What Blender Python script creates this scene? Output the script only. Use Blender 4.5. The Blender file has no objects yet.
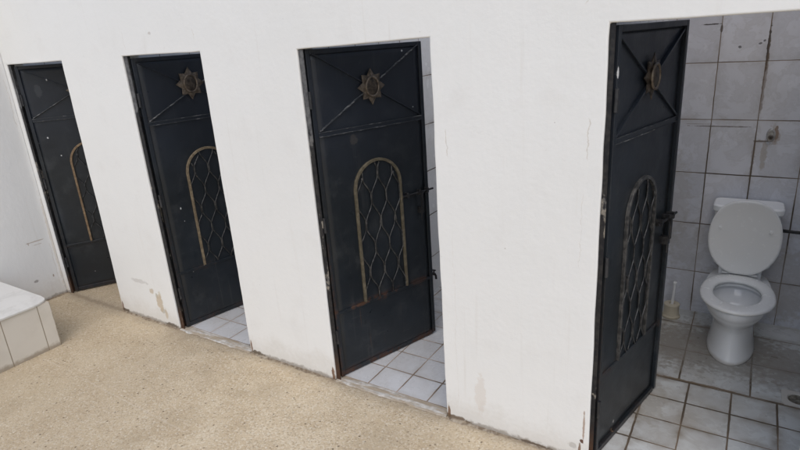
import bpy, bmesh, math, random
from mathutils import Vector, Matrix, noise
random.seed(7)
S = bpy.context.scene
C = S.collection
R = math.radians

# ---------------------------------------------------------------- objects
def link(name, bm, mat=None, parent=None, smooth=False, bevel=0.0, seg=2, auto=None):
    bmesh.ops.recalc_face_normals(bm, faces=bm.faces[:])
    me = bpy.data.meshes.new(name)
    bm.to_mesh(me); bm.free()
    o = bpy.data.objects.new(name, me)
    C.objects.link(o)
    if parent: o.parent = parent
    if mat: me.materials.append(mat)
    if smooth:
        for p in me.polygons: p.use_smooth = True
    if bevel:
        m = o.modifiers.new('bevel', 'BEVEL'); m.width = bevel; m.segments = seg
        m.limit_method = 'ANGLE'; m.angle_limit = R(35)
        for p in me.polygons: p.use_smooth = True
        m.harden_normals = True
    return o
def tag(o, label=None, cat=None, group=None, kind=None):
    if label: o['label'] = label
    if cat: o['category'] = cat
    if group: o['group'] = group
    if kind: o['kind'] = kind
    return o
def empty(name, loc, rz, label, cat, group=None):
    o = bpy.data.objects.new(name, None); C.objects.link(o)
    o.location = loc; o.rotation_euler = (0, 0, rz); o.empty_display_size = .1
    return tag(o, label, cat, group)
def box(bm, x0, x1, y0, y1, z0, z1, M=None):
    vs = [Vector((x, y, z)) for x in (x0, x1) for y in (y0, y1) for z in (z0, z1)]
    if M: vs = [M @ v for v in vs]
    v = [bm.verts.new(p) for p in vs]
    for f in ((0,1,3,2),(4,6,7,5),(0,4,5,1),(2,3,7,6),(0,2,6,4),(1,5,7,3)):
        bm.faces.new([v[i] for i in f])
def bar(bm, a, b, w, d0, d1):
    """bar lying in the xz plane from a to b, width w, y from d0 to d1"""
    a = Vector((a[0], 0, a[1])); b = Vector((b[0], 0, b[1])); t = (b - a).normalized()
    n = Vector((-t.z, 0, t.x)) * w / 2
    vs = []
    for p in (a, b):
        for s in (-1, 1):
            for y in (d0, d1): vs.append(bm.verts.new(p + n * s + Vector((0, y, 0))))
    for f in ((0,1,3,2),(4,6,7,5),(0,4,5,1),(2,3,7,6),(0,2,6,4),(1,5,7,3)):
        bm.faces.new([vs[i] for i in f])
def tube(bm, pts, r, n=8, cap=True):
    pts = [Vector(p) for p in pts]; rings = []
    up = None
    for i, p in enumerate(pts):
        t = (pts[min(i+1, len(pts)-1)] - pts[max(i-1, 0)]).normalized()
        if up is None: up = Vector((0,1,0)) if abs(t.y) < .9 else Vector((1,0,0))
        u = (up - t * up.dot(t)).normalized(); w = t.cross(u); up = u
        rr = r[i] if isinstance(r, (list, tuple)) else r
        rings.append([bm.verts.new(p + (u*math.cos(k*2*math.pi/n) + w*math.sin(k*2*math.pi/n))*rr) for k in range(n)])
    for a, b in zip(rings, rings[1:]):
        for k in range(n): bm.faces.new((a[k], a[(k+1) % n], b[(k+1) % n], b[k]))
    if cap: bm.faces.new(rings[0]); bm.faces.new(rings[-1][::-1])
def loft(bm, rings, cap0=True, cap1=True):
    rs = [[bm.verts.new(p) for p in r] for r in rings]
    n = len(rs[0])
    for a, b in zip(rs, rs[1:]):
        for k in range(n): bm.faces.new((a[k], a[(k+1) % n], b[(k+1) % n], b[k]))
    if cap0: bm.faces.new(rs[0][::-1])
    if cap1: bm.faces.new(rs[-1])
def lathe(bm, prof, c=(0,0,0), n=24):
    loft(bm, [[Vector((c[0]+r*math.cos(k*2*math.pi/n), c[1]+r*math.sin(k*2*math.pi/n), c[2]+z)) for k in range(n)] for r, z in prof])

# ---------------------------------------------------------------- node maths
class G:
    def __init__(s, name):
        s.m = bpy.data.materials.new(name); s.m.use_nodes = True
        s.t = s.m.node_tree; s.n = s.t.nodes; s.n.clear()
        s.out = s.n.new('ShaderNodeOutputMaterial'); s.b = s.n.new('ShaderNodeBsdfPrincipled')
        s.t.links.new(s.b.outputs[0], s.out.inputs[0])
        tc = s.n.new('ShaderNodeTexCoord'); s.P = X(s, tc.outputs['Object'])
        sp = s.n.new('ShaderNodeSeparateXYZ'); s.t.links.new(s.P.k, sp.inputs[0])
        s.x, s.y, s.z = (X(s, sp.outputs[i]) for i in range(3))
    def put(s, sock, v):
        if isinstance(v, X): s.t.links.new(v.k, sock)
        elif isinstance(v, (tuple, list)) and len(v) == 3 and sock.type == 'RGBA': sock.default_value = (*v, 1)
        else: sock.default_value = v
    def math(s, op, *a, clamp=False):
        n = s.n.new('ShaderNodeMath'); n.operation = op; n.use_clamp = clamp
        for i, v in enumerate(a): s.put(n.inputs[i], v)
        return X(s, n.outputs[0])
    def vec(s, x, y, z):
        n = s.n.new('ShaderNodeCombineXYZ')
        for i, v in enumerate((x, y, z)): s.put(n.inputs[i], v)
        return X(s, n.outputs[0])
    def noise(s, scale, detail=3, rough=.5, vec=None, w=None, dist=0, color=False):
        n = s.n.new('ShaderNodeTexNoise')
        if w is not None: n.noise_dimensions = '4D'; n.inputs['W'].default_value = w
        s.put(n.inputs['Vector'], vec if vec is not None else s.P)
        n.inputs['Scale'].default_value = scale; n.inputs['Detail'].default_value = detail
        n.inputs['Roughness'].default_value = rough; n.inputs['Distortion'].default_value = dist
        return X(s, n.outputs['Color' if color else 'Fac'])
    def voro(s, scale, feat='F1', out='Distance', vec=None, rand=1):
        n = s.n.new('ShaderNodeTexVoronoi'); n.feature = feat
        s.put(n.inputs['Vector'], vec if vec is not None else s.P)
        n.inputs['Scale'].default_value = scale; n.inputs['Randomness'].default_value = rand
        return X(s, n.outputs[out])
    def white(s, vec):
        n = s.n.new('ShaderNodeTexWhiteNoise'); s.put(n.inputs['Vector'], vec)
        return X(s, n.outputs['Value'])
    def step(s, v, a, b):
        n = s.n.new('ShaderNodeMapRange'); n.interpolation_type = 'SMOOTHSTEP'
        s.put(n.inputs['Value'], v)
        for k, q in zip(('From Min', 'From Max'), (a, b)): s.put(n.inputs[k], q)
        return X(s, n.outputs[0])
    def lerp(s, v, a, b, c, d):
        n = s.n.new('ShaderNodeMapRange'); s.put(n.inputs['Value'], v)
        for k, q in zip(('From Min', 'From Max', 'To Min', 'To Max'), (a, b, c, d)): s.put(n.inputs[k], q)
        return X(s, n.outputs[0])
    def mix(s, f, a, b, mode='MIX'):
        n = s.n.new('ShaderNodeMix'); n.data_type = 'RGBA'; n.blend_type = mode
        s.put(n.inputs[0], f); s.put(n.inputs[6], a); s.put(n.inputs[7], b)
        return X(s, n.outputs[2])
    def bump(s, h, strength, dist, prev=None):
        n = s.n.new('ShaderNodeBump'); n.inputs['Strength'].default_value = strength
        n.inputs['Distance'].default_value = dist; s.put(n.inputs['Height'], h)
        if prev: s.put(n.inputs['Normal'], prev)
        return X(s, n.outputs[0])
    def done(s, col, rough=.5, normal=None, metal=0.0, spec=.5):
        s.put(s.b.inputs['Base Color'], col); s.put(s.b.inputs['Roughness'], rough)
        s.put(s.b.inputs['Metallic'], metal); s.put(s.b.inputs['Specular IOR Level'], spec)
        if normal: s.put(s.b.inputs['Normal'], normal)
        return s.m
class X:
    def __init__(s, g, k): s.g, s.k = g, k
    def __add__(s, o): return s.g.math('ADD', s, o)
    __radd__ = __add__
    def __sub__(s, o): return s.g.math('SUBTRACT', s, o)
    def __rsub__(s, o): return s.g.math('SUBTRACT', o, s)
    def __mul__(s, o): return s.g.math('MULTIPLY', s, o)
    __rmul__ = __mul__
    def __truediv__(s, o): return s.g.math('DIVIDE', s, o)
    def abs(s): return s.g.math('ABSOLUTE', s)
    def floor(s): return s.g.math('FLOOR', s)
    def frac(s): return s.g.math('FRACT', s)
    def max(s, o): return s.g.math('MAXIMUM', s, o)
    def min(s, o): return s.g.math('MINIMUM', s, o)
    def pow(s, o): return s.g.math('POWER', s, o)
    def clamp(s): return s.g.math('ADD', s, 0.0, clamp=True)

# ---------------------------------------------------------------- materials
def spot(g, u, v, cu, cv, ru, rv, wob, soft=.35):
    """ragged ellipse mask"""
    du = (u - cu) / ru; dv = (v - cv) / rv
    d = g.math('SQRT', du * du + dv * dv) + (wob - .5) * 1.7
    return 1 - g.step(d, 1 - soft, 1.0)
def crack(g, u, v, cu, v0, v1, w, wob, amp):
    d = (u - cu - (wob - .5) * amp).abs()
    m = 1 - g.step(d, w * .4, w)
    return m * g.step(v, v0, v0 + .02) * (1 - g.step(v, v1 - .02, v1))

def mat_plaster(name, axis, spots, cracks, col=(.80, .80, .777)):
    g = G(name)
    u = g.x if axis == 'x' else g.y
    z = g.z
    big = g.noise(.9, 3); mid = g.noise(5, 4, .55); fine = g.noise(38, 4, .6); wob = g.noise(26, 4, .65)
    trowel = g.noise(1, 4, .6, vec=g.vec(u * 9, g.y * 0, z * 2.2))
    c = g.mix(g.step(big, .35, .7) * .5, col, (col[0]*.95, col[1]*.95, col[2]*.945))
    c = g.mix(g.step(mid, .52, .78) * .3, c, (.70, .685, .65))
    # scuffs and thin drips
    drip = g.noise(1, 3, .6, vec=g.vec(u * 22, 0.0, z * .9))
    c = g.mix(g.step(drip, .60, .76) * .16, c, (.56, .51, .44))
    sc = g.noise(1, 4, .7, vec=g.vec(u * 7, 3.0, z * 16))
    c = g.mix(g.step(sc, .64, .74) * .18, c, (.50, .48, .45))
    # flecks
    fl = g.voro(17, vec=g.vec(u, 0.0, z))
    c = g.mix((1 - g.step(fl, .02, .05)) * g.step(g.noise(4, 2), .5, .6) * .55, c, (.25, .22, .19))
    # splash dirt close to the floor
    low = (1 - g.step(z + (mid - .5) * .30 + (fine - .5) * .15, .03, .20))
    c = g.mix(low * .30, c, (.50, .45, .37))
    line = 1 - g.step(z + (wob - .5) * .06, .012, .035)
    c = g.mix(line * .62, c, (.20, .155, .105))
    h = big * .5 + trowel * .35 + mid * .45 + fine * .10
    for cu, cv, ru, rv, cc, a in spots:
        m = spot(g, u, z, cu, cv, ru, rv, wob)
        c = g.mix(m * a, c, cc); h = h - m * .10 * (1 if a > .5 else 0)
    for cu, v0, v1, w, a in cracks:
        m = crack(g, u, z, cu, v0, v1, w, g.noise(14, 4, .6), .045)
        c = g.mix(m * a, c, (.55, .49, .42)); h = h - m * .05
    n = g.bump(h, .33, .02)
    n = g.bump(fine, .10, .004, n)
    return g.done(c, .62, n, spec=.35)

def tile_mask(g, u, v, u0, v0, tu, tv):
    a = (u - u0) / tu; b = (v - v0) / tv
    fa = a.frac(); fb = b.frac()
    da = fa.min(1 - fa) * tu; db = fb.min(1 - fb) * tv
    return da, db, a.floor(), b.floor(), fa, fb

def mat_tiles(name, u, v, layouts, base=(.60, .61, .62), vein=(.40, .40, .41), grout=(.10, .075, .05), jw=.005,
              dirt=.5, rough=.22, spots=(), var=.14, cut=None, sheet=0.0, floor=False):
    g = G(name); U = getattr(g, u); V = getattr(g, v)
    wob = g.noise(30, 3, .6)
    Uw = U + (g.noise(16, 2) - .5) * .004; Vw = V + (g.noise(16, 2, w=3.3) - .5) * .004
    def lay(L):
        return tile_mask(g, Uw, Vw, *L)
    d = None
    if len(layouts) == 1:
        da, db, ia, ib, fa, fb = lay(layouts[0])
    else:
        A = lay(layouts[0]); B = lay(layouts[1])
        k = g.math('GREATER_THAN', V, cut)
        mixf = lambda p, q: p * (1 - k) + q * k
        da, db, ia, ib, fa, fb = (mixf(p, q) for p, q in zip(A, B))
        db = db.min((V - cut).abs())
        ib = ib + k * 57.0
    dm = da.min(db)
    grime = g.noise(6, 4, .6)
    # joints vary from pale to nearly black brown
    jvar = g.step(g.noise(2.6, 2, .5, w=1.7), .36, .62)
    width = g.lerp(jvar, 0, 1, jw * .6, jw * 1.15)
    joint = 1 - g.step(dm, width * .5, width)
    rnd = g.white(g.vec(ia, ib, 1.0)); rnd2 = g.white(g.vec(ia, ib, 9.0))
    off = g.vec(U * 1 + rnd * 31.0, V * 1 + rnd2 * 17.0, rnd * 5.0)
    vn = g.noise(6.5, 6, .66, vec=off, dist=.5)
    vl = 1 - g.step((vn - .5).abs(), .0, .045)
    c = g.mix((rnd - .35) * var * 3.2, base, (base[0]*.80, base[1]*.80, base[2]*.81))
    c = g.mix(g.step(vn, .42, .72) * .55, c, vein)
    c = g.mix(vl * .22, c, (vein[0]*.85, vein[1]*.82, vein[2]*.78))
    # dirt that gathers beside the joints
    edge = 1 - g.step(dm, .0, .05)
    c = g.mix((edge * g.step(grime, .38, .72) * dirt).clamp(), c, (.24, .20, .15))
    c = g.mix(g.step(g.noise(2.2, 4, .6, w=8.1), .50, .75) * dirt * .7, c, (.33, .29, .235))
    gc = g.mix(jvar, (grout[0]*2.6, grout[1]*2.6, grout[2]*2.7), grout)
    c = g.mix(joint, c, gc)
    for cu, cv, ru, rv, cc, a in spots:
        c = g.mix(spot(g, U, V, cu, cv, ru, rv, wob) * a, c, cc)
    tilt = rnd * .5
    h = (1 - joint) * 1.0
    n = g.bump(h, .7, .002)
    n = g.bump((rnd - .5) * fa + (rnd2 - .5) * fb, 1.0, .012, n)
    n = g.bump(g.noise(9, 2, vec=off), .10, .01, n)
    rg = g.lerp(grime, .3, .7, rough * .8, rough * 1.5) + joint * .5
    return g.done(c, rg, n)

def mat_ground():
    g = G('washed_aggregate')
    p = g.voro(112, out='Color'); sp = g.n.new('ShaderNodeSeparateColor'); g.t.links.new(p.k, sp.inputs[0])
    r1 = X(g, sp.outputs[0]); r2 = X(g, sp.outputs[1])
    dist = g.voro(112)
    big = g.noise(1.1, 4, .55); mid = g.noise(4.5, 4, .6); fine = g.noise(60, 3, .6)
    c = g.mix(g.step(mid, .3, .7), (.50, .400, .268), (.59, .490, .345))
    c = g.mix(g.step(r1, .6, .9) * .55, c, (.70, .63, .50))
    c = g.mix((1 - g.step(r2, .08, .22)) * .42, c, (.28, .205, .13))
    c = g.mix(g.step(big, .48, .72) * .40, c, (.36, .29, .20))
    c = g.mix(g.step(g.noise(.55, 3, w=4), .52, .7) * .35, c, (.575, .485, .335))
    c = g.mix((1 - g.step(g.x + g.y * .6 + (big - .5) * 1.6, -2.9, -1.1)) * .30, c, (.31, .245, .165))
    c = g.mix(g.step(g.noise(2.6, 4, .6, w=11), .5, .72) * .36, c, (.345, .275, .185))
    # pits
    pv = g.voro(21, rand=1)
    pit = (1 - g.step(pv, .05, .17)) * g.step(g.noise(7, 2, w=2), .42, .52)
    c = g.mix(pit * .85, c, (.10, .068, .04))
    pv2 = g.voro(62)
    pit2 = (1 - g.step(pv2, .10, .2)) * g.step(g.noise(11, 2, w=5), .48, .60)
    c = g.mix(pit2 * .65, c, (.14, .098, .06))
    sp3 = g.voro(44, out='Color'); s3 = g.n.new('ShaderNodeSeparateColor'); g.t.links.new(sp3.k, s3.inputs[0])
    c = g.mix(g.step(X(g, s3.outputs[2]), .82, .95) * (1 - g.step(g.voro(44), .20, .32)) * .38, c, (.74, .69, .57))
    # casting joint between two pours, a pale worn line
    ln = (g.y + g.x * .03 + .815 + (g.noise(7, 2) - .5) * .012).abs()
    jm = (1 - g.step(ln, .003, .008)) * g.step(g.noise(3, 2, w=6), .40, .55)
    c = g.mix(jm * .28, c, (.58, .51, .41))
    # dust and mortar slop along the foot of the wall
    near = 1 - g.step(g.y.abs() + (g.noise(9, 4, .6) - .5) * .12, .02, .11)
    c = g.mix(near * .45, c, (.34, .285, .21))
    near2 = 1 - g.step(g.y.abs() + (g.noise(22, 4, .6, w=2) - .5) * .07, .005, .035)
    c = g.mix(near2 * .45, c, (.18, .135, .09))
    h = dist * -1.0 - pit * 1.2 - pit2 * .8
    n = g.bump(h, .40, .005)
    n = g.bump(mid, .25, .02, n)
    return g.done(c, .72, n, spec=.3)

def mat_paint(name, seed, rust=1.0, base=(.0118, .0148, .0178), chips=True, spots=()):
    """old black enamel; rust around the lower rail and the foot (object z)"""
    g = G(name); z = g.z; x = g.x
    P = g.P
    n1 = g.noise(7, 5, .65, w=seed); n2 = g.noise(45, 4, .65, w=seed + 3); n3 = g.noise(2.2, 3, .5, w=seed + 5)
    c = g.mix(g.step(n3, .35, .7), base, (base[0]*1.45, base[1]*1.48, base[2]*1.55))
    # dust film and rubbing
    c = g.mix(g.step(n1, .50, .72) * .30, c, (.062, .064, .066))
    n4 = g.noise(13, 5, .7, w=seed + 8)
    c = g.mix(g.step(n4, .56, .70) * .40, c, (base[0]*.45, base[1]*.45, base[2]*.45))
    run = g.noise(1, 4, .65, vec=g.vec(x * 30, seed * 1.0, z * 1.3))
    c = g.mix(g.step(run, .58, .74) * .22, c, (.080, .078, .072))
    run2 = g.noise(1, 3, .6, vec=g.vec(x * 42, seed * 2.0, z * 2.0))
    c = g.mix(g.step(run2, .63, .72) * .40 * rust * g.step(z, .10, .16) * (1 - g.step(z, .40, .44)), c, (.075, .040, .022))
    scr = g.noise(1, 5, .75, vec=g.vec(x * 9 + z * 5, seed * 1.0, z * 16 - x * 22))
    c = g.mix(g.step(scr, .66, .72) * .30, c, (.13, .13, .13))
    rub = g.noise(1, 4, .65, vec=g.vec(x * 5, g.y, z * 28), w=seed)
    c = g.mix(g.step(rub, .62, .80) * .28, c, (.10, .10, .10))
    c = g.mix(g.step(z + (n3 - .5) * .5, 1.0, 1.7) * .5, c, (base[0]*1.55, base[1]*1.5, base[2]*1.85))  # bluish sky light painted into the upper part of the leaf
    # rust bands
    b1 = 1 - g.step((z - .450 + (n1 - .5) * .05).abs(), .008, .040)
    b2 = 1 - g.step(z + (n1 - .5) * .10, .025, .075)
    b3 = (1 - g.step(x + (n1 - .5) * .03, .004, .022)) * (1 - g.step(z, .5, 1.3))
    rm = (b1 * g.step(n1 + (n2 - .5) * .5, .52, .66) + b2 * g.step(n1 + (n2 - .5) * .5, .42, .60) + b3 * g.step(n2, .42, .6) * .6).clamp() * rust
    rc = g.mix(n2, (.105, .040, .018), (.045, .024, .016))
    c = g.mix(rm * .9, c, rc)
    # chips to primer
    if chips:
        ch = g.voro(9, vec=g.vec(x, seed * 1.0, z))
        cm = (1 - g.step(ch + (n2 - .5) * .05, .022, .035)) * g.step(g.noise(3, 2, w=seed + 9), .5, .56)
        c = g.mix(cm * .85, c, (.42, .41, .40))
    for cu, cv, ru, rv, cc, a in spots:
        c = g.mix(spot(g, x, z, cu, cv, ru, rv, n2) * a, c, cc)
    n = g.bump(n1 * .6 + n2 * .25 + rm * .35, .35, .007)
    n = g.bump(g.noise(3.2, 2, w=seed + 2), .5, .02, n)
    rg = g.lerp(n1, .3, .7, .26, .46) + rm * .35
    return g.done(c, rg, n, spec=.42)

def mat_jamb(name, seed, amount):
    """fixed steel jamb: black enamel flaking to grey primer and wall paint"""
    g = G(name); z = g.z
    n1 = g.noise(1, 4, .6, vec=g.vec(g.x * 9, g.y * 9, z * 3.2), w=seed); n2 = g.noise(40, 4, .6, w=seed)
    thr = g.lerp(z, 0.2, 2.0, .62, .62 - amount)
    m = g.step(n1 + (n2 - .5) * .14, thr, thr + .035)
    top = g.step(z + (n1 - .5) * .06, 1.69, 1.70) * g.step(n1, .30, .42) * amount * 4
    m = (m + top).clamp()
    c = g.mix(g.step(n2, .4, .65), (.012, .012, .014), (.032, .030, .028))
    pc = g.mix(g.step(n2, .35, .65), (.075, .075, .078), g.mix(g.step(z, 1.2, 1.6), (.34, .30, .24), (.16, .16, .16)))
    c = g.mix(m * .85, c, pc)
    foot = 1 - g.step(z + (n2 - .5) * .12, .06, .24)
    c = g.mix(foot * .7, c, (.085, .040, .020))
    return g.done(c, .55, g.bump(m * .5 + n2 * .3, .4, .004), spec=.3)

def mat_metal(name, c0, c1, rough=.5, metal=.5, scale=35):
    g = G(name)
    a = g.noise(scale, 4, .65); b = g.noise(6, 3)
    c = g.mix(g.step(a, .38, .66), c0, c1)
    c = g.mix(g.step(b, .5, .75) * .4, c, (c0[0]*.5, c0[1]*.42, c0[2]*.36))
    return g.done(c, g.lerp(a, .3, .7, rough * .85, rough * 1.2), g.bump(a, .25, .003), metal=metal)

def mat_ceramic(name, col, rough=.10, dirt=.25):
    g = G(name)
    a = g.noise(5, 4, .6); b = g.noise(30, 3, .6)
    c = g.mix(g.step(a, .5, .8) * dirt, col, (col[0]*.82, col[1]*.80, col[2]*.74))
    low = 1 - g.step(g.z + (a - .5) * .05, .004, .03)
    c = g.mix(low * .5, c, (.30, .25, .18))
    return g.done(c, g.lerp(b, .3, .7, rough * .8, rough * 1.5), None)

# ---------------------------------------------------------------- layout
OP = [(-3.887, -3.071, 2.000, 2.004), (-2.335, -1.571, 2.006, 2.003), (-.826, -.047, 1.980, 1.996), (.714, 1.52, 2.006, 2.003)]
WALL_T, WALL_H = .13, 2.95
XL, XR = -3.93, 4.2
BACK = 1.83
LEFT_FACE = [XL, -2.375, -.865, .68]      # left inner face of each stall
RIGHT_FACE = [-2.505, -.995, .55, 2.05]
YT = .055                                  # where the stall tiles start

# ground: one sheet to the horizon
bm = bmesh.new()
for (x0, x1, y0, y1) in ((-300, 300, -300, 300),):
    bm.faces.new([bm.verts.new((x, y, 0)) for x, y in ((x0, y0), (x1, y0), (x1, y1), (x0, y1))])
tag(link('ground', bm, mat_ground()), kind='structure')

# front wall (comb outline with four ragged openings)
TAN = (.34, .27, .19); RUST = (.17, .085, .04); GREY = (.47, .45, .42); CREM = (.55, .46, .34)
W_SPOTS = [(-2.545, .235, .022, .03, (.45, .43, .36), .7), (-2.505, .25, .02, .045, (.60, .52, .40), .6), (-2.50, .12, .045, .03, (.42, .38, .30), .6), (.690, .20, .006, .10, (.30, .17, .10), .7), (-2.52, .185, .045, .085, CREM, .85), (-2.60, .27, .028, .028, CREM, .75), (-2.47, .10, .02, .06, CREM, .7),
           (-2.74, .33, .13, .02, GREY, .45), (-2.43, .012, .10, .022, (.12, .09, .06), .8),
           (-3.055, .05, .010, .06, RUST, .9), (-3.03, .016, .06, .018, (.10, .07, .04), .8),
           (-1.555, .05, .010, .055, RUST, .9), (-1.50, .012, .07, .02, (.10, .07, .04), .8),
           (-.030, .045, .010, .05, RUST, .9), (.02, .012, .10, .018, (.14, .09, .05), .8),
           (-.84, .035, .012, .07, RUST, .9), (.683, .115, .010, .012, (.10, .04, .02), .95), (.675, .04, .007, .07, RUST, .85),
           (.64, .075, .025, .02, GREY, .7), (.46, .006, .09, .014, (.11, .07, .04), .8),
           (.30, 1.05, .004, .004, (.40, .37, .33), .6),
           (-2.00, 2.13, .02, .012, (.45, .40, .36), .5), (.16, .20, .035, .14, (.60, .50, .40), .28)]
W_CRACKS = [(.655, 1.48, 1.66, .0032, .5), (.64, 1.0, 1.35, .0018, .25), (.63, 2.07, 2.12, .003, .45), (.018, 1.46, 1.60, .0035, .45),
            (.03, .1, 1.1, .0018, .22), (-1.54, 1.0, 1.4, .002, .25), (-2.28, 2.04, 2.16, .0025, .35), (-1.60, 2.06, 2.14, .002, .35)]
plaster = mat_plaster('white_plaster', 'x', W_SPOTS, W_CRACKS)
bm = bmesh.new()
out = [(XL - .30, 0)]
def ragged(p, q, amp, seed, fade=True):
    n = max(2, int((Vector(q) - Vector(p)).length / .03)); res = []
    t = (Vector(q) - Vector(p)).normalized(); nn = Vector((-t.y, t.x))
    for i in range(n + 1):
        a = i / n
        w = noise.noise(Vector((a * n * .21, seed, .3))) * amp + noise.noise(Vector((a * n * .06, seed, 5.3))) * amp * 1.3
        if fade: w *= min(1, i / 2, (n - i) / 2)
        v = Vector(p).lerp(Vector(q), a) + nn * w
        res.append((v.x, v.y))
    return res
for i, (a, b, za, zb) in enumerate(OP):
    out += ragged((a, 0), (a, za), .003, i * 3.1)
    out += ragged((a, za), (b, zb), .002, i * 3.1 + 1)[1:]
    out += ragged((b, zb), (b, 0), .003, i * 3.1 + 2)[1:]
out += [(XR, 0), (XR, WALL_H), (XL - .30, WALL_H)]
f = bm.faces.new([bm.verts.new((x, 0, z)) for x, z in out])
r = bmesh.ops.extrude_face_region(bm, geom=[f])
bmesh.ops.translate(bm, vec=(0, WALL_T, 0), verts=[e for e in r['geom'] if isinstance(e, bmesh.types.BMVert)])
caps = [q for q in bm.faces if len(q.verts) > 4]
wall = link('front_wall', bm, plaster, bevel=.007, seg=3)
wall.modifiers['bevel'].harden_normals = False
for p in wall.data.polygons: p.use_smooth = False
tag(wall, 'long white plastered wall with four stall doorways', 'wall')

# crumbling mortar fillet at the wall foot, between the openings
def fillet(x0, x1, seed):
    bm = bmesh.new(); n = max(3, int((x1 - x0) / .012)); rows = []
    for i in range(n + 1):
        x = x0 + (x1 - x0) * i / n
        q = noise.noise(Vector((x * 9, seed, 0))); q2 = noise.noise(Vector((x * 45, seed, 2)))
        d = max(.004, .020 + .018 * q + .010 * q2); h = max(.002, .006 + .006 * q + .003 * q2)
        if i in (0, n): d, h = .004, .002
        rows.append([bm.verts.new(p) for p in ((x, .02, h), (x, -.001, h), (x, -d * .5, h * .55 + .002*q2), (x, -d, -.003), (x, .02, -.003))])
    for a, b in zip(rows, rows[1:]):
        for k in range(5): bm.faces.new((a[k], a[(k+1) % 5], b[(k+1) % 5], b[k]))
    bm.faces.new(rows[0]); bm.faces.new(rows[-1][::-1])
    return bm
g = G('dirty_mortar'); a_ = g.noise(30, 4, .6); b_ = g.noise(8, 3)
mortar = g.done(g.mix(g.step(a_, .35, .65), (.17, .13, .09), g.mix(g.step(b_, .4, .6), (.30, .245, .175), (.38, .33, .26))), .85, g.bump(a_, .8, .006), spec=.2)
for k, (x0, x1) in enumerate(((OP[0][1] + .01, OP[1][0] - .005), (OP[1][1] + .01, OP[2][0] - .005), (OP[2][1] + .01, OP[3][0] - .01), (OP[3][1] + .01, XR))):
    link('mortar_fillet', fillet(x0, x1, k * 7.7), mortar, wall)
# door sills: worn cement strip in each doorway
g = G('worn_sill_cement'); a_ = g.noise(24, 4, .6); b_ = g.noise(1, 4, .65, vec=g.vec(g.x * 5, g.y * 34, g.z))
sillm = g.done(g.mix(g.step(b_, .42, .62), (.36, .30, .225), g.mix(g.step(a_, .4, .62), (.42, .40, .36), (.60, .585, .55))), .75, g.bump(a_ * .5 + b_, .6, .006), spec=.25)
for k, (a, b, za, zb) in enumerate(OP):
    if k == 0: continue
    bm = bmesh.new(); n = 46; rows = []
    for i in range(n + 1):
        x = a + .003 + (b - a - .006) * i / n
        q = noise.noise(Vector((x * 11, k, 4))); q2 = noise.noise(Vector((x * 40, k, 7)))
        rows.append([bm.verts.new(p) for p in ((x, YT + .012, .007), (x, .028 + .006 * q, .0085 + .002 * q2), (x, -.004 - .012 * q - .006 * q2, .004), (x, -.012 - .016 * q - .008 * q2, -.002))])
    for p, q in zip(rows, rows[1:]):
        for j in range(3): bm.faces.new((p[j], p[j+1], q[j+1], q[j]))
    link('sill', bm, sillm, wall)

# fixed steel jambs on the hinge side (and a slim strike strip on the far side)
JW = [.040, .044, .036, .026]
for k, (a, b, za, zb) in enumerate(OP):
    bm = bmesh.new()
    box(bm, a + .001, a + JW[k] - .005, .010, .016, .002, za - .002)
    box(bm, a + .001, a + .007, .016, .055, .002, za - .002)
    link('door_jamb', bm, mat_jamb('flaking_jamb_paint_%d' % k, k * 4.3 + 1, (.12, .17, .17, .0)[k]), wall, bevel=.001, seg=1)

# side wall on the left with its marks
S_SPOTS = [(-.14, .545, .09, .006, (.38, .28, .20), .6), (-.20, .535, .006, .012, (.38, .28, .20), .6), (-.13, .515, .05, .005, (.42, .33, .26), .5),
           (-.22, .20, .022, .014, (.30, .28, .26), .8), (-.075, .20, .007, .016, (.33, .25, .18), .8), (-.01, .5, .012, .5, (.56, .48, .38), .5), (-.4, 1.9, .2, .2, GREY, .2)]
bm = bmesh.new(); box(bm, XL - .18, XL, -7.5, -.0015, 0, WALL_H)
swall = tag(link('side_wall', bm, mat_plaster('white_plaster_side', 'y', S_SPOTS, [(-.035, .1, .5, .003, .4), (-.03, 1.5, 1.9, .003, .4)], col=(.79, .787, .768)), bevel=.004), 'white plastered side wall behind the tiled bench', 'wall')
bm = fillet(.01, 1.6, 3.3)
bmesh.ops.rotate(bm, cent=(0, 0, 0), matrix=Matrix.Rotation(R(90), 3, 'Z'), verts=bm.verts[:])   # along y, bulging +x
bmesh.ops.translate(bm, vec=(XL, -1.61, 0), verts=bm.verts[:])
link('mortar_fillet', bm, mortar, swall)

# ---------------------------------------------------------------- stalls
tile_spots = [(1.335, 1.300, .014, .060, (.13, .070, .04), .8), (1.325, 1.285, .034, .075, (.30, .22, .16), .5), (1.285, 1.16, .02, .10, (.33, .27, .20), .5), (1.265, 1.245, .055, .007, (.10, .07, .045), .8),
              (1.04, 1.332, .20, .005, (.12, .10, .085), .75), (.90, 1.345, .08, .004, (.22, .19, .16), .5), (.92, 1.955, .075, .005, (.06, .05, .04), .9), (.978, 1.925, .010, .030, (.08, .06, .05), .8),
              (1.085, 1.815, .012, .010, (.05, .045, .045), .8), (1.19, 1.83, .012, .008, (.05, .045, .045), .8), (1.21, 1.845, .008, .008, (.05, .045, .045), .8),
              (1.233, 1.80, .009, .16, (.05, .035, .025), .9), (1.236, 1.60, .010, .25, (.14, .095, .06), .6), (1.23, 1.12, .010, .16, (.17, .12, .08), .5), (1.0, .5, .30, .20, (.36, .33, .29), .25), (1.45, .30, .35, .30, (.40, .36, .31), .40), (.80, .80, .12, .4, (.42, .385, .34), .3)]
tiles_back = mat_tiles('glazed_wall_tiles', 'x', 'z', [(.978, .315, .2525, .353)], base=(.645, .655, .705), vein=(.46, .46, .485), spots=tile_spots, dirt=.30, rough=.2, jw=.0045)
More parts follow.
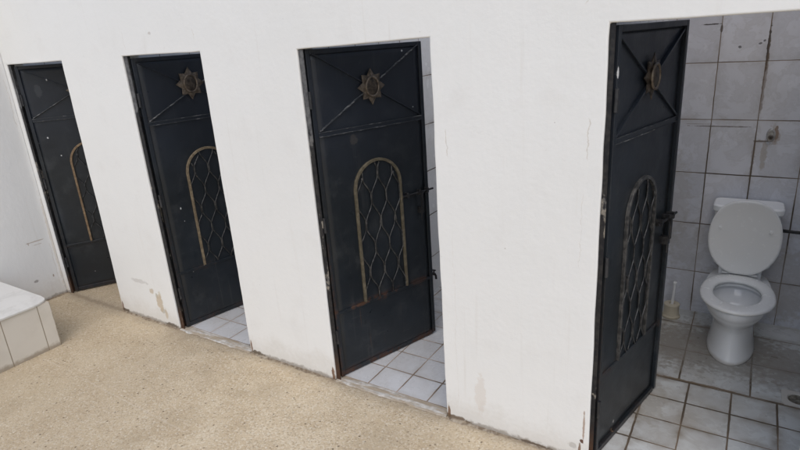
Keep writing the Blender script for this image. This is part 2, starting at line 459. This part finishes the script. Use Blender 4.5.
tiles_side = mat_tiles('glazed_side_tiles', 'y', 'z', [(.06, .315, .2525, .353)], base=(.80, .81, .80), vein=(.72, .73, .73), dirt=.25, rough=.2, jw=.0045)
floor_small = [(1.07, .055, .2105, .2050)]
tiles_floor4 = mat_tiles('stained_floor_tiles', 'x', 'y', [(1.068, .0655, .2110, .2050), (1.01, .895, .3560, .3570)], base=(.60, .615, .60), vein=(.40, .385, .365),
                         spots=[(1.20, 1.36, .60, .34, (.30, .275, .245), .55), (1.62, 1.3, .3, .3, (.30, .27, .235), .5), (.85, 1.25, .2, .3, (.27, .24, .20), .5), (1.25, 1.45, .30, .22, (.24, .21, .17), .45), (1.55, 1.72, .17, .085, (.60, .60, .60), .7), (1.10, .90, .25, .012, (.16, .11, .06), .8), (.90, .62, .10, .25, (.30, .26, .20), .4),
                                (1.0, 1.3, .22, .35, (.25, .22, .18), .40), (1.5, 1.2, .25, .25, (.26, .235, .2), .35)], cut=.895, dirt=.95, jw=.0062, rough=.28, var=.22)
tiles_floor = mat_tiles('pale_floor_tiles', 'x', 'y', [(-.412, .0555, .2060, .1990)], base=(.60, .61, .62), vein=(.54, .54, .545), dirt=.30, jw=.006, rough=.25, var=.10, grout=(.16, .12, .085))

for k in range(4):
    x0, x1 = LEFT_FACE[k], RIGHT_FACE[k]
    if k > 0:
        bm = bmesh.new()
        bm.faces.new([bm.verts.new(p) for p in ((x0, YT, .008), (x1, YT, .008), (x1, BACK, .008), (x0, BACK, .008))])
        tag(link('tiled_floor', bm, tiles_floor4 if k == 3 else tiles_floor), kind='structure')
# back wall, one thick wall behind all four stalls
bm = bmesh.new(); box(bm, XL - .30, XR, BACK, BACK + .15, 0, WALL_H)
tag(link('back_wall', bm, tiles_back), 'grey veined tiled back wall of the stalls behind the toilet', 'wall')
plabels = ['tiled partition between the leftmost and second stalls', 'tiled partition between the second and third stalls', 'tiled partition beside the rightmost open door', 'tiled partition right of the toilet']
for k in range(4):
    a = RIGHT_FACE[k]; b = LEFT_FACE[k + 1] if k < 3 else a + .13
    bm = bmesh.new(); box(bm, a, b, WALL_T + .002, BACK - .002, 0, WALL_H)
    tag(link('partition_wall', bm, tiles_side), plabels[k], 'wall', 'partition walls between the stalls')
bm = bmesh.new(); box(bm, XL - .18, XL, WALL_T + .002, BACK - .002, 0, WALL_H)
tag(link('end_wall', bm, tiles_side), 'tiled end wall of the leftmost stall', 'wall')
# unseen slab added over the right stall's front to cut daylight; others open
g = G('light_block_concrete'); a_ = g.noise(9, 4)
rm_ = g.done(g.mix(a_, (.40, .39, .37), (.52, .51, .49)), .8)
bm = bmesh.new(); box(bm, .615, XR, .0, .68, WALL_H + .002, WALL_H + .12)
tag(link('light_block_slab', bm, rm_), 'unseen slab added above the toilet stall to dim it', 'light blocker')

# ---------------------------------------------------------------- doors
bronze = mat_metal('dull_bronze', (.085, .066, .049), (.215, .172, .128), .42, .45)
emblemdark = mat_metal('blackened_bronze', (.040, .032, .026), (.125, .097, .072), .42, .5)
brightbronze = mat_metal('rubbed_bronze', (.10, .078, .058), (.25, .20, .15), .38, .5)
darkiron = mat_metal('dark_iron', (.018, .018, .020), (.050, .048, .046), .42, .35)
tanbar = mat_metal('tan_painted_bar', (.15, .115, .072), (.27, .215, .14), .55, .1)
olivebar = mat_metal('olive_painted_bar', (.095, .080, .052), (.165, .14, .095), .55, .1)
rustbar = mat_metal('rusty_tan_bar', (.17, .11, .06), (.27, .19, .11), .65, .1)
wirem = mat_metal('worn_wire', (.030, .030, .031), (.115, .113, .108), .36, .4)
wirem2 = mat_metal('dark_wire', (.025, .026, .028), (.085, .085, .085), .40, .4)
worn = mat_metal('worn_black_bar', (.016, .017, .020), (.040, .040, .042), .42, .1, 22)
g = G('lit_scuffed_rail_paint'); a_ = g.noise(1, 4, .7, vec=g.vec(g.x * 16, g.y * 60, g.z * 90)); b_ = g.noise(7, 3)
lit_scuff = g.done(g.mix(g.step(a_ + (b_ - .5) * .5, .50, .66), (.030, .034, .040), (.21, .21, .207)), .5, None)  # scuffs plus painted highlights for the rail edges and one diagonal

def emblem(parent, cx, cz, y, mat, mat2, es=1.0):
    e = bmesh.new(); n = 8; ring = []
    for i in range(16):
        a = math.pi / 2 + i * math.pi / 8
        r = (.096, .064, .090, .064)[i % 4] * es
        ring.append((cx + r * .93 * math.cos(a), cz + r * math.sin(a)))
    back = [e.verts.new((p[0], y, p[1])) for p in ring]
    mid = [e.verts.new((p[0], y - .004, p[1])) for p in ring]
    c = e.verts.new((cx, y - .016, cz)); cb = e.verts.new((cx, y, cz))
    for i in range(16):
        j = (i + 1) % 16
        e.faces.new((back[i], back[j], mid[j], mid[i])); e.faces.new((mid[i], mid[j], c)); e.faces.new((back[j], back[i], cb))
    em = link('sun_emblem', e, mat, parent)
    # raised oval ring
    rb = bmesh.new()
    pts = [Vector((cx + (.040 * es) * math.cos(t), y - .015, cz + .050 * es * math.sin(t))) for t in [k * 2 * math.pi / 28 for k in range(28)]]
    rings = []
    for i, p in enumerate(pts):
        o = Vector((p.x - cx, 0, p.z - cz)).normalized()
        rings.append([rb.verts.new(p + o * .0065 * math.cos(q) + Vector((0, .0065, 0)) * math.sin(q)) for q in [m * math.pi / 4 for m in range(8)]])
    for i in range(28):
        for m in range(8): rb.faces.new((rings[i][m], rings[i][(m+1) % 8], rings[(i+1) % 28][(m+1) % 8], rings[(i+1) % 28][m]))
    link('emblem_ring', rb, mat2, em, smooth=True)
    fb = bmesh.new()
    bmesh.ops.create_uvsphere(fb, u_segments=20, v_segments=12, radius=1)
    for v in fb.verts:
        q = v.co.copy()
        dz = 0
        for ex, ez, er, ed in ((-.35, .25, .22, -.16), (.35, .25, .22, -.16), (0, -.02, .20, .22), (0, -.48, .26, -.10), (0, .55, .3, .06)):
            dz += ed * math.exp(-((q.x - ex)**2 + (q.z - ez)**2) / er**2)
        v.co = Vector((cx + q.x * .036 * es, y - .013 + q.y * .008 - (dz * .012 if q.y < 0 else 0), cz + q.z * .046 * es))
    link('emblem_face', fb, emblemdark if mat is bronze else mat, em, smooth=True)

def make_door(k, hx, hy, ang, W, label, paint, arch_mat, wire_mat, emb, emb2, railm, zt, zm=1.533, em=(.394, 1.752, 1.04)):
    d = empty('metal_door', (hx, hy, 0), R(ang), label, 'door', 'black metal doors of the stalls')
    s = W / .785; z0, z1 = .014, zt - .006
    D = .030; YP = .018 if k == 3 else .007                      # leaf depth; sheet sits back in its frame
    b = bmesh.new(); fw = .026
    box(b, 0, fw, 0, D, z0, z1)
    box(b, W - fw, W, 0, D, z0 + .012, z1)
    box(b, fw, W - fw, .0, D, z1 - fw, z1)
    box(b, fw, W - fw, .004, D, z0, z0 + .030)
    link('leaf_frame', b, paint, d, bevel=.003)
    # sheet with a little oil-canning
    b = bmesh.new(); nx, nz = 14, 36; grid = []
    for i in range(nx + 1):
        col = []
        for j in range(nz + 1):
            x = fw * .5 + (W - fw) * i / nx; z = z0 + .004 + (z1 - z0 - .008) * j / nz
            u = i / nx; v = j / nz
            w = math.sin(math.pi * u) * (noise.noise(Vector((u * 2.3, v * 5, k * 3.0))) * .0030)
            col.append(b.verts.new((x, YP + w, z)))
        grid.append(col)
    back = [[b.verts.new(v.co + Vector((0, .0025, 0))) for v in col] for col in grid]
    for i in range(nx):
        for j in range(nz):
            b.faces.new((grid[i][j], grid[i+1][j], grid[i+1][j+1], grid[i][j+1])); b.faces.new((back[i][j], back[i][j+1], back[i+1][j+1], back[i+1][j]))
    rim = [(i, 0) for i in range(nx)] + [(nx, j) for j in range(nz)] + [(i, nz) for i in range(nx, 0, -1)] + [(0, j) for j in range(nz, 0, -1)]
    for p, q in zip(rim, rim[1:] + rim[:1]): b.faces.new((grid[p[0]][p[1]], back[p[0]][p[1]], back[q[0]][q[1]], grid[q[0]][q[1]]))
    link('sheet_panel', b, paint, d, smooth=True)
    for q, (a_, b_) in enumerate((((.036, 1.955), (.749, zm + .018)), ((.749, 1.955), (.036, zm + .018)))):
        b = bmesh.new(); bar(b, (a_[0] * s, a_[1]), (b_[0] * s, b_[1]), .0060 if k < 3 else .010, YP - .0115 - .0015 * q, YP + .0005 + .0007 * q)
        link('diagonal_bar', b, paint if q == 0 or k == 3 else lit_scuff, d, bevel=.0015)  # second diagonal gets its lit edge as a lighter colour
    b = bmesh.new(); box(b, fw, W - fw, YP - .008, YP + .001, zm - .013, zm + .013)
    mr = link('middle_rail', b, paint, d, bevel=.002)
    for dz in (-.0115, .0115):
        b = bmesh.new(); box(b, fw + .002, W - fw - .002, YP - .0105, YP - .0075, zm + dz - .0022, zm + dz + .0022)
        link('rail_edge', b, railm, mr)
    b = bmesh.new(); box(b, fw, W - fw, YP - .007, YP + .001, .436, .456)
    link('lower_rail', b, paint, d, bevel=.003)
    # arch: flat bar bent to a round head
    cx = .392 * s; hw = .166 * s; zs = 1.165; zb = .456
    out_, in_ = [], []
    tk = .0165
    prof = [(cx - hw, zb)] + [(cx - hw * math.cos(t), zs + (.166) * math.sin(t)) for t in [q * math.pi / 24 for q in range(25)]] + [(cx + hw, zb)]
    b = bmesh.new(); rows = []
    for i, (px, pz) in enumerate(prof):
        if i == 0 or i == len(prof) - 1: o = Vector((1 if px > cx else -1, 0, 0))
        else: o = Vector((px - cx, 0, pz - zs)).normalized()
        p = Vector((px, 0, pz))
        rows.append([b.verts.new(q) for q in (p - o * tk / 2 + Vector((0, YP + .001, 0)), p - o * tk / 2 + Vector((0, YP - .015, 0)), p + o * tk / 2 + Vector((0, YP - .015, 0)), p + o * tk / 2 + Vector((0, YP + .001, 0)))])
    for p, q in zip(rows, rows[1:]):
        for j in range(4): b.faces.new((p[j], p[(j+1) % 4], q[(j+1) % 4], q[j]))
    b.faces.new(rows[0]); b.faces.new(rows[-1][::-1])
    link('arch_bar', b, arch_mat, d, bevel=.002)
    # bent rods filling the arch, neighbours mirrored so they close into eyes
    ncol = 6; sp = 2 * hw / ncol; lam = .285 + .012 * (k % 3); ph0 = (.3, 1.9, 1.0, 2.6)[k]
    b = bmesh.new()
    for i in range(ncol):
        x0 = cx - hw + sp * (i + .5); sg = 1 if i % 2 else -1
        ztop = zs + .166 * math.sqrt(max(0, 1 - ((x0 - cx) / hw)**2)) - .006
        pts = []; z = zb + .002
        rnd = random.Random(k * 31 + i)
        jit = [rnd.uniform(-.006, .006) for _ in range(20)]
        while z < ztop:
            ph = (z - zb) / lam * 2 * math.pi + ph0
            q = max(-1, min(1, 1.25 * math.sin(ph)))
            xx = x0 + sg * q * sp * .45 + jit[int((z - zb) / .1)] * .35
            lim = hw * math.sqrt(max(0, 1 - (max(0, z - zs) / .166)**2)) - .010
            xx = max(cx - lim, min(cx + lim, xx))
            pts.append((xx, YP - .005 - .0035 * (i % 2), z)); z += .0128
        tube(b, pts, .0040, 6)
    link('rod_lattice', b, wire_mat, d, smooth=True)
    emblem(d, em[0] * s, em[1], YP - .012, emb, emb2, em[2])
    # sliding bolt with its hanging hasp
    b = bmesh.new(); xr = W
    tube(b, [(.565 * s, -.012, 1.062), (xr + .028, -.012, 1.066)], .0065, 10)
    for q in (.60 * s, .70 * s, xr - .022): box(b, q - .008, q + .008, -.021, .026, 1.048, 1.082)
    box(b, .585 * s, xr - .006, -.002, .0235, 1.046, 1.052)
    lt = link('slide_bolt', b, darkiron if k > 1 else worn, d, bevel=.0012)
    b = bmesh.new(); hx_ = .705 * s
    box(b, hx_ - .010, hx_ + .010, -.030, -.022, .955, 1.064); box(b, hx_ - .017, hx_ + .017, -.022, .024, .925, .965)
    tube(b, [(hx_ + .003, -.014, .93), (hx_ - .004, -.018, .880)], .006, 8)
    link('hasp', b, darkiron, lt, bevel=.0015)
    for z in (.30, 1.02, 1.72):
        b = bmesh.new(); tube(b, [(-.004, -.004, z - .045), (-.004, -.004, z + .045)], .0085, 10)
        link('hinge', b, worn, d, smooth=False)
    return d

WH = (.70, .70, .69)
paints = [mat_paint('black_door_enamel_0', 1.3, .25, spots=[(.20, 1.865, .006, .010, WH, .8), (.10, 1.40, .008, .010, WH, .8), (.165, 1.24, .005, .006, WH, .8), (.12, 1.78, .03, .06, (.055, .06, .068), .6)]),
          mat_paint('black_door_enamel_1', 5.1, .45, spots=[(.13, .93, .006, .010, WH, .75), (.14, .83, .004, .004, WH, .6)]),
          mat_paint('black_door_enamel_2', 9.7, 1.0, spots=[(.66, .455, .08, .024, (.055, .029, .020), .6), (.20, .45, .06, .012, (.11, .05, .024), .6), (.64, 1.93, .006, .006, WH, .7), (.70, 1.60, .005, .005, WH, .6), (.25, 1.47, .03, .03, (.06, .055, .05), .6)]),
          mat_paint('black_door_enamel_3', 14.2, .30, base=(.0125, .0158, .0185), spots=[(.007, 1.825, .007, .028, (.75, .75, .74), .95), (.22, .09, .008, .010, (.4, .38, .35), .8), (.20, .05, .010, .008, (.3, .2, .13), .7)])]
make_door(0, OP[0][0] + .042, .030, 58, .785, 'leftmost black metal door, its arch half hidden and bordered in rusty tan', paints[0], rustbar, wirem2, bronze, brightbronze, lit_scuff, 1.99, 1.552, (.410, 1.768, 1.02))
make_door(1, OP[1][0] + .050, .030, 76, .785, 'second black metal door from the left, emblem against the doorway edge', paints[1], tanbar, wirem, bronze, brightbronze, lit_scuff, 1.995, 1.556, (.362, 1.795, 1.16))
make_door(2, OP[2][0] + .030, .030, 70, .785, 'black metal door fully in view with rust along its lower rail', paints[2], olivebar, wirem, bronze, brightbronze, lit_scuff, 1.982, 1.530, (.394, 1.752, 1.06))
archiron = mat_metal('worn_grey_iron', (.050, .050, .050), (.13, .127, .12), .40, .35)
make_door(3, OP[3][0] + .031, .030, 77, .725, 'black metal door wide open in front of the toilet, seen almost edge on', paints[3], archiron, wirem2, emblemdark, bronze, lit_scuff, 2.002, 1.550, (.385, 1.778, 1.02))

# ---------------------------------------------------------------- tiled bench
BX, BY, BZ = -2.985, -.555, .372
g = G('bench_tiles')
fu = ((g.y + .644) / .240).frac(); du = fu.min(1 - fu) * .240
top_ = (g.z - .372).abs()
jm = 1 - g.step(du, .0015, .004)
a_ = g.noise(7, 4, .6); b_ = g.noise(30, 3)
c_ = g.mix(g.step(a_, .4, .75) * .5, (.63, .59, .52), (.55, .505, .435))
c_ = g.mix(jm * .85, c_, (.21, .16, .10))
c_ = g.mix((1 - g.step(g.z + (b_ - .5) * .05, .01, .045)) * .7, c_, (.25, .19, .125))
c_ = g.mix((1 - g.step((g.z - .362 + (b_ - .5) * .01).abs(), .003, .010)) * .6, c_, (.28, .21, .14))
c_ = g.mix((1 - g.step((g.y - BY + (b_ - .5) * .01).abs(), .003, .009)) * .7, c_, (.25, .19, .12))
btile = g.done(c_, .35, g.bump(1 - jm, .5, .002))
g = G('bench_slab'); a_ = g.noise(3.5, 5, .65, dist=.8); b_ = g.noise(14, 4, .6)
c_ = g.mix(g.step(a_, .48, .7) * .55, (.64, .63, .60), (.47, .46, .43))
c_ = g.mix(g.step(b_, .58, .72) * .35, c_, (.38, .345, .30))
bslab = g.done(c_, .4, g.bump(b_, .2, .003))
bench = empty('tiled_bench', (0, 0, 0), 0, 'low white tiled bench with a flat white slab top in the left corner', 'bench')
bench.location = (-3.46, -1.5, 0)
b = bmesh.new(); box(b, XL + .003, BX, -3.2, BY, -.002, BZ - .014)
bo = link('bench_block', b, btile, bench, bevel=.004); bo.matrix_parent_inverse = Matrix.Translation((3.46, 1.5, 0))
b = bmesh.new()
outl = [(XL + .003, -3.2), (BX + .012, -3.2), (BX + .012, BY - .115), (BX + .006, BY - .075), (BX - .012, BY - .035), (BX - .030, BY - .012), (BX - .055, BY - .001), (BX - .12, BY + .008), (XL + .003, BY + .008)]
f = b.faces.new([b.verts.new((x, y, BZ - .0135)) for x, y in outl])
r = bmesh.ops.extrude_face_region(b, geom=[f]); bmesh.ops.translate(b, vec=(0, 0, .0155), verts=[e for e in r['geom'] if isinstance(e, bmesh.types.BMVert)])
bo = link('slab_top', b, bslab, bench, bevel=.003); bo.matrix_parent_inverse = Matrix.Translation((3.46, 1.5, 0))

# ---------------------------------------------------------------- toilet
por = mat_ceramic('white_porcelain', (.80, .805, .805), .09, .10)
plast = mat_ceramic('seat_plastic', (.80, .795, .775), .20, .0)
TX = 1.243
toilet = empty('toilet', (TX, 1.42, .008), 0, 'white toilet with its lid up against the cistern', 'toilet')
def egg(hw, y0, y1, z, n=40, sq=2.2, yc=None, sqf=2.0):
    """plan outline: y0 front, y1 back (world y), in toilet space"""
    yc = yc if yc is not None else y0 + (y1 - y0) * .52
    res = []
    for k in range(n):
        t = k * 2 * math.pi / n; c, s_ = math.cos(t), math.sin(t)
        e = sq if s_ > 0 else sqf
        x = hw * math.copysign(abs(c)**(2/e), c); y = math.copysign(abs(s_)**(2/e), s_)
        res.append(Vector((x, (yc + y * ((y1 - yc) if s_ > 0 else (yc - y0))) - 1.42, z)))
    return res
b = bmesh.new()
rings = [egg(.131, 1.172, 1.70, -.001, sq=3), egg(.132, 1.170, 1.70, .012, sq=3), egg(.126, 1.178, 1.70, .030, sq=3), egg(.118, 1.192, 1.70, .08, sq=3), egg(.113, 1.200, 1.70, .14, sq=3),
         egg(.113, 1.197, 1.70, .185, sq=3), egg(.117, 1.190, 1.71, .222, sq=3), egg(.136, 1.155, 1.72, .258, sq=2.8), egg(.156, 1.115, 1.74, .292, sq=2.6), egg(.166, 1.092, 1.76, .318, sq=2.6),
         egg(.1665, 1.090, 1.76, .326, sq=2.6), egg(.1755, 1.070, 1.775, .340, sq=2.6), egg(.181, 1.058, 1.78, .372, sq=2.6), egg(.181, 1.057, 1.78, .388, sq=2.6), egg(.176, 1.064, 1.775, .397, sq=2.6),
         egg(.138, 1.128, 1.505, .397), egg(.131, 1.138, 1.497, .390), egg(.132, 1.137, 1.497, .378), egg(.150, 1.112, 1.520, .368), egg(.148, 1.116, 1.515, .35), egg(.122, 1.140, 1.475, .30), egg(.100, 1.160, 1.44, .27), egg(.075, 1.20, 1.39, .245), egg(.05, 1.24, 1.36, .215), egg(.03, 1.27, 1.34, .20)]
loft(b, rings)
bowl = link('bowl', b, por, toilet, smooth=True)
b = bmesh.new(); loft(b, [egg(.094, 1.168, 1.425, .262), egg(.095, 1.167, 1.427, .2635)])
g = G('toilet_water'); wm = g.done((.10, .12, .14), .03, None, spec=.5)
link('water', b, wm, bowl)
b = bmesh.new()
lo, hi = .4045, .427
sr = [egg(.193, 1.036, 1.585, lo, yc=1.29, sq=2.4), egg(.197, 1.031, 1.590, lo + .008, yc=1.29, sq=2.4), egg(.193, 1.036, 1.585, hi - .004, yc=1.29, sq=2.4), egg(.183, 1.048, 1.575, hi, yc=1.29, sq=2.4), egg(.138, 1.128, 1.505, hi - .002, yc=1.32), egg(.126, 1.146, 1.490, hi - .010, yc=1.32), egg(.124, 1.148, 1.488, lo, yc=1.32), egg(.193, 1.036, 1.585, lo, yc=1.29, sq=2.4)]
loft(b, sr, False, False); bmesh.ops.remove_doubles(b, verts=b.verts[:], dist=1e-5)
link('seat', b, plast, toilet, smooth=True)
# raised lid leaning on the cistern
b = bmesh.new(); n = 44; prof = []
for k in range(n):
    t = k * 2 * math.pi / n; c, s_ = math.cos(t), math.sin(t)
    x = .198 * math.copysign(abs(c)**(2/2.45), c); z = .245 + (.238 if s_ > 0 else .245) * math.copysign(abs(s_)**(2/2.15), s_)
    if s_ < 0: x *= 1 - .16 * (-s_)**3
    prof.append((x, max(z, .006)))
tilt = R(5)
def lidp(x, h, d): return Vector((x, 1.582 - 1.42 + h * math.sin(tilt) + d, .423 + h * math.cos(tilt)))
sc = lambda q, a: (q[0] * a, .245 + (q[1] - .245) * a)
loft(b, [[lidp(*sc(q, .97), .016) for q in prof], [lidp(*q, .013) for q in prof], [lidp(*q, .002) for q in prof], [lidp(*sc(q, .975), -.003) for q in prof], [lidp(*sc(q, .93), -.001) for q in prof], [lidp(*sc(q, .5), .003) for q in prof]])
lid = link('lid', b, plast, toilet, smooth=True)
for sx in (-.135, .135):
    b = bmesh.new(); lathe(b, [(.010, -.006), (.010, .002), (.007, .004)], (0, 0, 0), 12)
    for v in b.verts: v.co = lidp(sx + v.co.y, .30 + v.co.x, -.004 - v.co.z)
    link('bumper', b, plast, lid)
for sx in (-.075, .075):
    b = bmesh.new(); tube(b, [(sx - .022, 1.604 - 1.42, .424), (sx + .022, 1.604 - 1.42, .424)], .008, 12)
    link('lid_hinge', b, plast, lid)
b = bmesh.new()
def rrect(hx, y0, y1, z, r=.04, n=6):
    res = []
    for (cx, cy, a0) in ((hx - r, y1 - r, 0), (-hx + r, y1 - r, 90), (-hx + r, y0 + r, 180), (hx - r, y0 + r, 270)):
        for q in range(n + 1):
            a = R(a0 + 90 * q / n); res.append(Vector((cx + r * math.cos(a), cy + r * math.sin(a) - 1.42, z)))
    return res
loft(b, [rrect(.155, 1.655, 1.80, .455), rrect(.162, 1.648, 1.81, .47), rrect(.180, 1.640, 1.815, .815)])
cis = link('cistern', b, por, toilet, smooth=False, bevel=.004)
b = bmesh.new()
loft(b, [rrect(.186, 1.634, 1.818, .814), rrect(.192, 1.628, 1.820, .823), rrect(.192, 1.628, 1.820, .852), rrect(.184, 1.636, 1.818, .862)])
link('cistern_lid', b, por, cis, bevel=.004)
b = bmesh.new()
box(b, -.12, .12, 1.63 - 1.42, 1.80 - 1.42, .385, .458)
link('cistern_shelf', b, por, bowl, bevel=.015, seg=3)

# water inlet: valve and hose at the right of the cistern
chrome = mat_metal('dull_chrome', (.35, .35, .35), (.55, .55, .55), .25, .9)
blackrub = mat_metal('black_rubber', (.012, .012, .012), (.03, .03, .03), .6, 0)
v = empty('inlet_pipe', (1.60, 1.80, .70), 0, 'short dark water pipe with a valve right of the cistern', 'pipe')
b = bmesh.new(); tube(b, [(-.175, -.07, .01), (-.10, -.062, .004), (-.03, -.05, 0), (.02, -.045, 0)], .010, 10)
link('hose', b, blackrub, v, smooth=True)
b = bmesh.new(); tube(b, [(.02, -.045, 0), (.075, -.045, 0)], .015, 12); tube(b, [(.05, -.045, 0), (.05, .029, 0)], .012, 12); tube(b, [(.05, -.05, 0), (.05, -.05, .04)], .008, 10); box(b, .030, .070, -.056, -.044, .04, .052)
link('valve', b, darkiron, v)

# rusted stub with its wall ring
v = empty('pipe_stub', (1.309, BACK, 1.286), 0, 'rusty ringed pipe stub in the tiled wall above the cistern', 'pipe fitting')
b = bmesh.new()
def wallring(bm, prof, n=28):
    loft(bm, [[Vector((r * math.cos(k*2*math.pi/n), -d, r * 1.12 * math.sin(k*2*math.pi/n))) for k in range(n)] for r, d in prof])
wallring(b, [(.024, -.002), (.024, .008), (.021, .014), (.016, .015), (.014, .008)])
for q in b.verts: q.co.z *= 1.55
link('wall_ring', b, mat_metal('stained_chrome', (.34, .33, .32), (.55, .54, .53), .35, .4), v)
b = bmesh.new(); wallring(b, [(.013, -.002), (.013, .022), (.011, .025), (.007, .025), (.006, .012)])
for q in b.verts: q.co.z -= .012
link('pipe_end', b, mat_metal('rusty_pipe', (.10, .08, .065), (.22, .20, .18), .5, .4), v)

# toilet brush and its ivory pot
ivory = mat_ceramic('ivory_plastic', (.58, .52, .40), .35, .5)
v = empty('toilet_brush', (.868, 1.690, .008), 0, 'white handled toilet brush in an ivory pot behind the open door', 'toilet brush')
b = bmesh.new(); lathe(b, [(.060, 0), (.060, .012), (.052, .02), (.048, .085), (.052, .092), (.050, .10), (.020, .102), (.018, .092)])
link('pot', b, ivory, v, smooth=False, bevel=.003)
b = bmesh.new(); tube(b, [(.0, 0, .08), (.004, 0, .15), (.008, 0, .25)], [.010, .0085, .0095], 12); lathe(b, [(.008, 0), (.013, .006), (.013, .018), (.007, .024)], (.008, 0, .245), 14)
link('handle', b, por, v, smooth=False)

# floor drain
v = empty('floor_drain', (1.585, .968, .009), 0, 'pale square floor drain in the stained tiles right of the toilet', 'floor drain')
b = bmesh.new()
hole = [(.050 * math.cos(t), .050 * math.sin(t)) for t in [(k + .5) * 2 * math.pi / 32 for k in range(32)]]
sq = []
for x, y in hole:
    m = max(abs(x), abs(y)); sq.append((x * .074 / m, y * .074 / m))
loft(b, [[Vector((x, y, -.004)) for x, y in sq], [Vector((x, y, .004)) for x, y in sq], [Vector((x * 1.0, y, .004)) for x, y in hole], [Vector((x * .92, y * .92, -.002)) for x, y in hole]], True, False)
link('drain_plate', b, mat_ceramic('drain_plate_white', (.78, .77, .74), .35, .15), v, smooth=False)
b = bmesh.new(); lathe(b, [(.045, -.003), (.045, .001), (.036, .003), (.034, .000), (.012, .000), (.010, .003)], n=28)
link('grate', b, mat_metal('drain_grate_metal', (.11, .095, .07), (.30, .275, .225), .45, .3), v)

# tap on the left wall of the third stall
v = empty('wall_tap', (LEFT_FACE[2], 1.355, .168), 0, 'small dark tap low on the tiled wall behind the rusty door', 'tap')
b = bmesh.new(); tube(b, [(-.002, 0, 0), (.022, 0, 0)], .012, 12); tube(b, [(.020, 0, .002), (.030, 0, -.012), (.031, 0, -.040)], .009, 10)
link('spout', b, darkiron, v)
b = bmesh.new(); tube(b, [(.014, 0, .010), (.014, 0, .030)], .006, 10); box(b, .000, .030, -.006, .006, .029, .037)
link('tap_handle', b, darkiron, v)

# ---------------------------------------------------------------- camera, light
cam = bpy.data.cameras.new('camera'); co = bpy.data.objects.new('camera', cam); C.objects.link(co)
cam.sensor_width = 36; cam.lens = 557.494 / 800 * 36; cam.clip_end = 2000; cam.clip_start = .05
co.rotation_mode = 'XYZ'
co.location = (1.204863, -2.269742, 2.007202); co.rotation_euler = (1.245330, 0.065553, 0.553538)
S.camera = co

EL, AZ = R(55), R(152)        # sun behind the camera; azimuth clockwise from +y
w = bpy.data.worlds.new('World'); S.world = w; w.use_nodes = True
nt = w.node_tree; nt.nodes.clear()
o_ = nt.nodes.new('ShaderNodeOutputWorld'); bg = nt.nodes.new('ShaderNodeBackground'); sk = nt.nodes.new('ShaderNodeTexSky')
sk.sky_type = 'NISHITA'; sk.sun_disc = False; sk.sun_elevation = EL; sk.sun_rotation = AZ
sk.air_density = 1.0; sk.dust_density = 2.5; sk.ozone_density = 1.0
nt.links.new(sk.outputs[0], bg.inputs[0]); nt.links.new(bg.outputs[0], o_.inputs[0]); bg.inputs[1].default_value = .13
sl = bpy.data.lights.new('sun', 'SUN'); so = bpy.data.objects.new('sun', sl); C.objects.link(so)
sl.energy = .9; sl.angle = R(70); sl.color = (1, 1, .985)
dirv = Vector((math.sin(AZ) * math.cos(EL), math.cos(AZ) * math.cos(EL), math.sin(EL)))
so.rotation_euler = dirv.to_track_quat('Z', 'Y').to_euler(); so.location = (0, -4, 8)
vs = S.view_settings
vs.view_transform = 'Standard'; vs.look = 'None'; vs.gamma = 1; vs.use_curve_mapping = False; vs.exposure = .275
S.render.filter_size = 1.25
S.cycles.max_bounces = 8; S.cycles.diffuse_bounces = 5; S.cycles.use_denoising = True
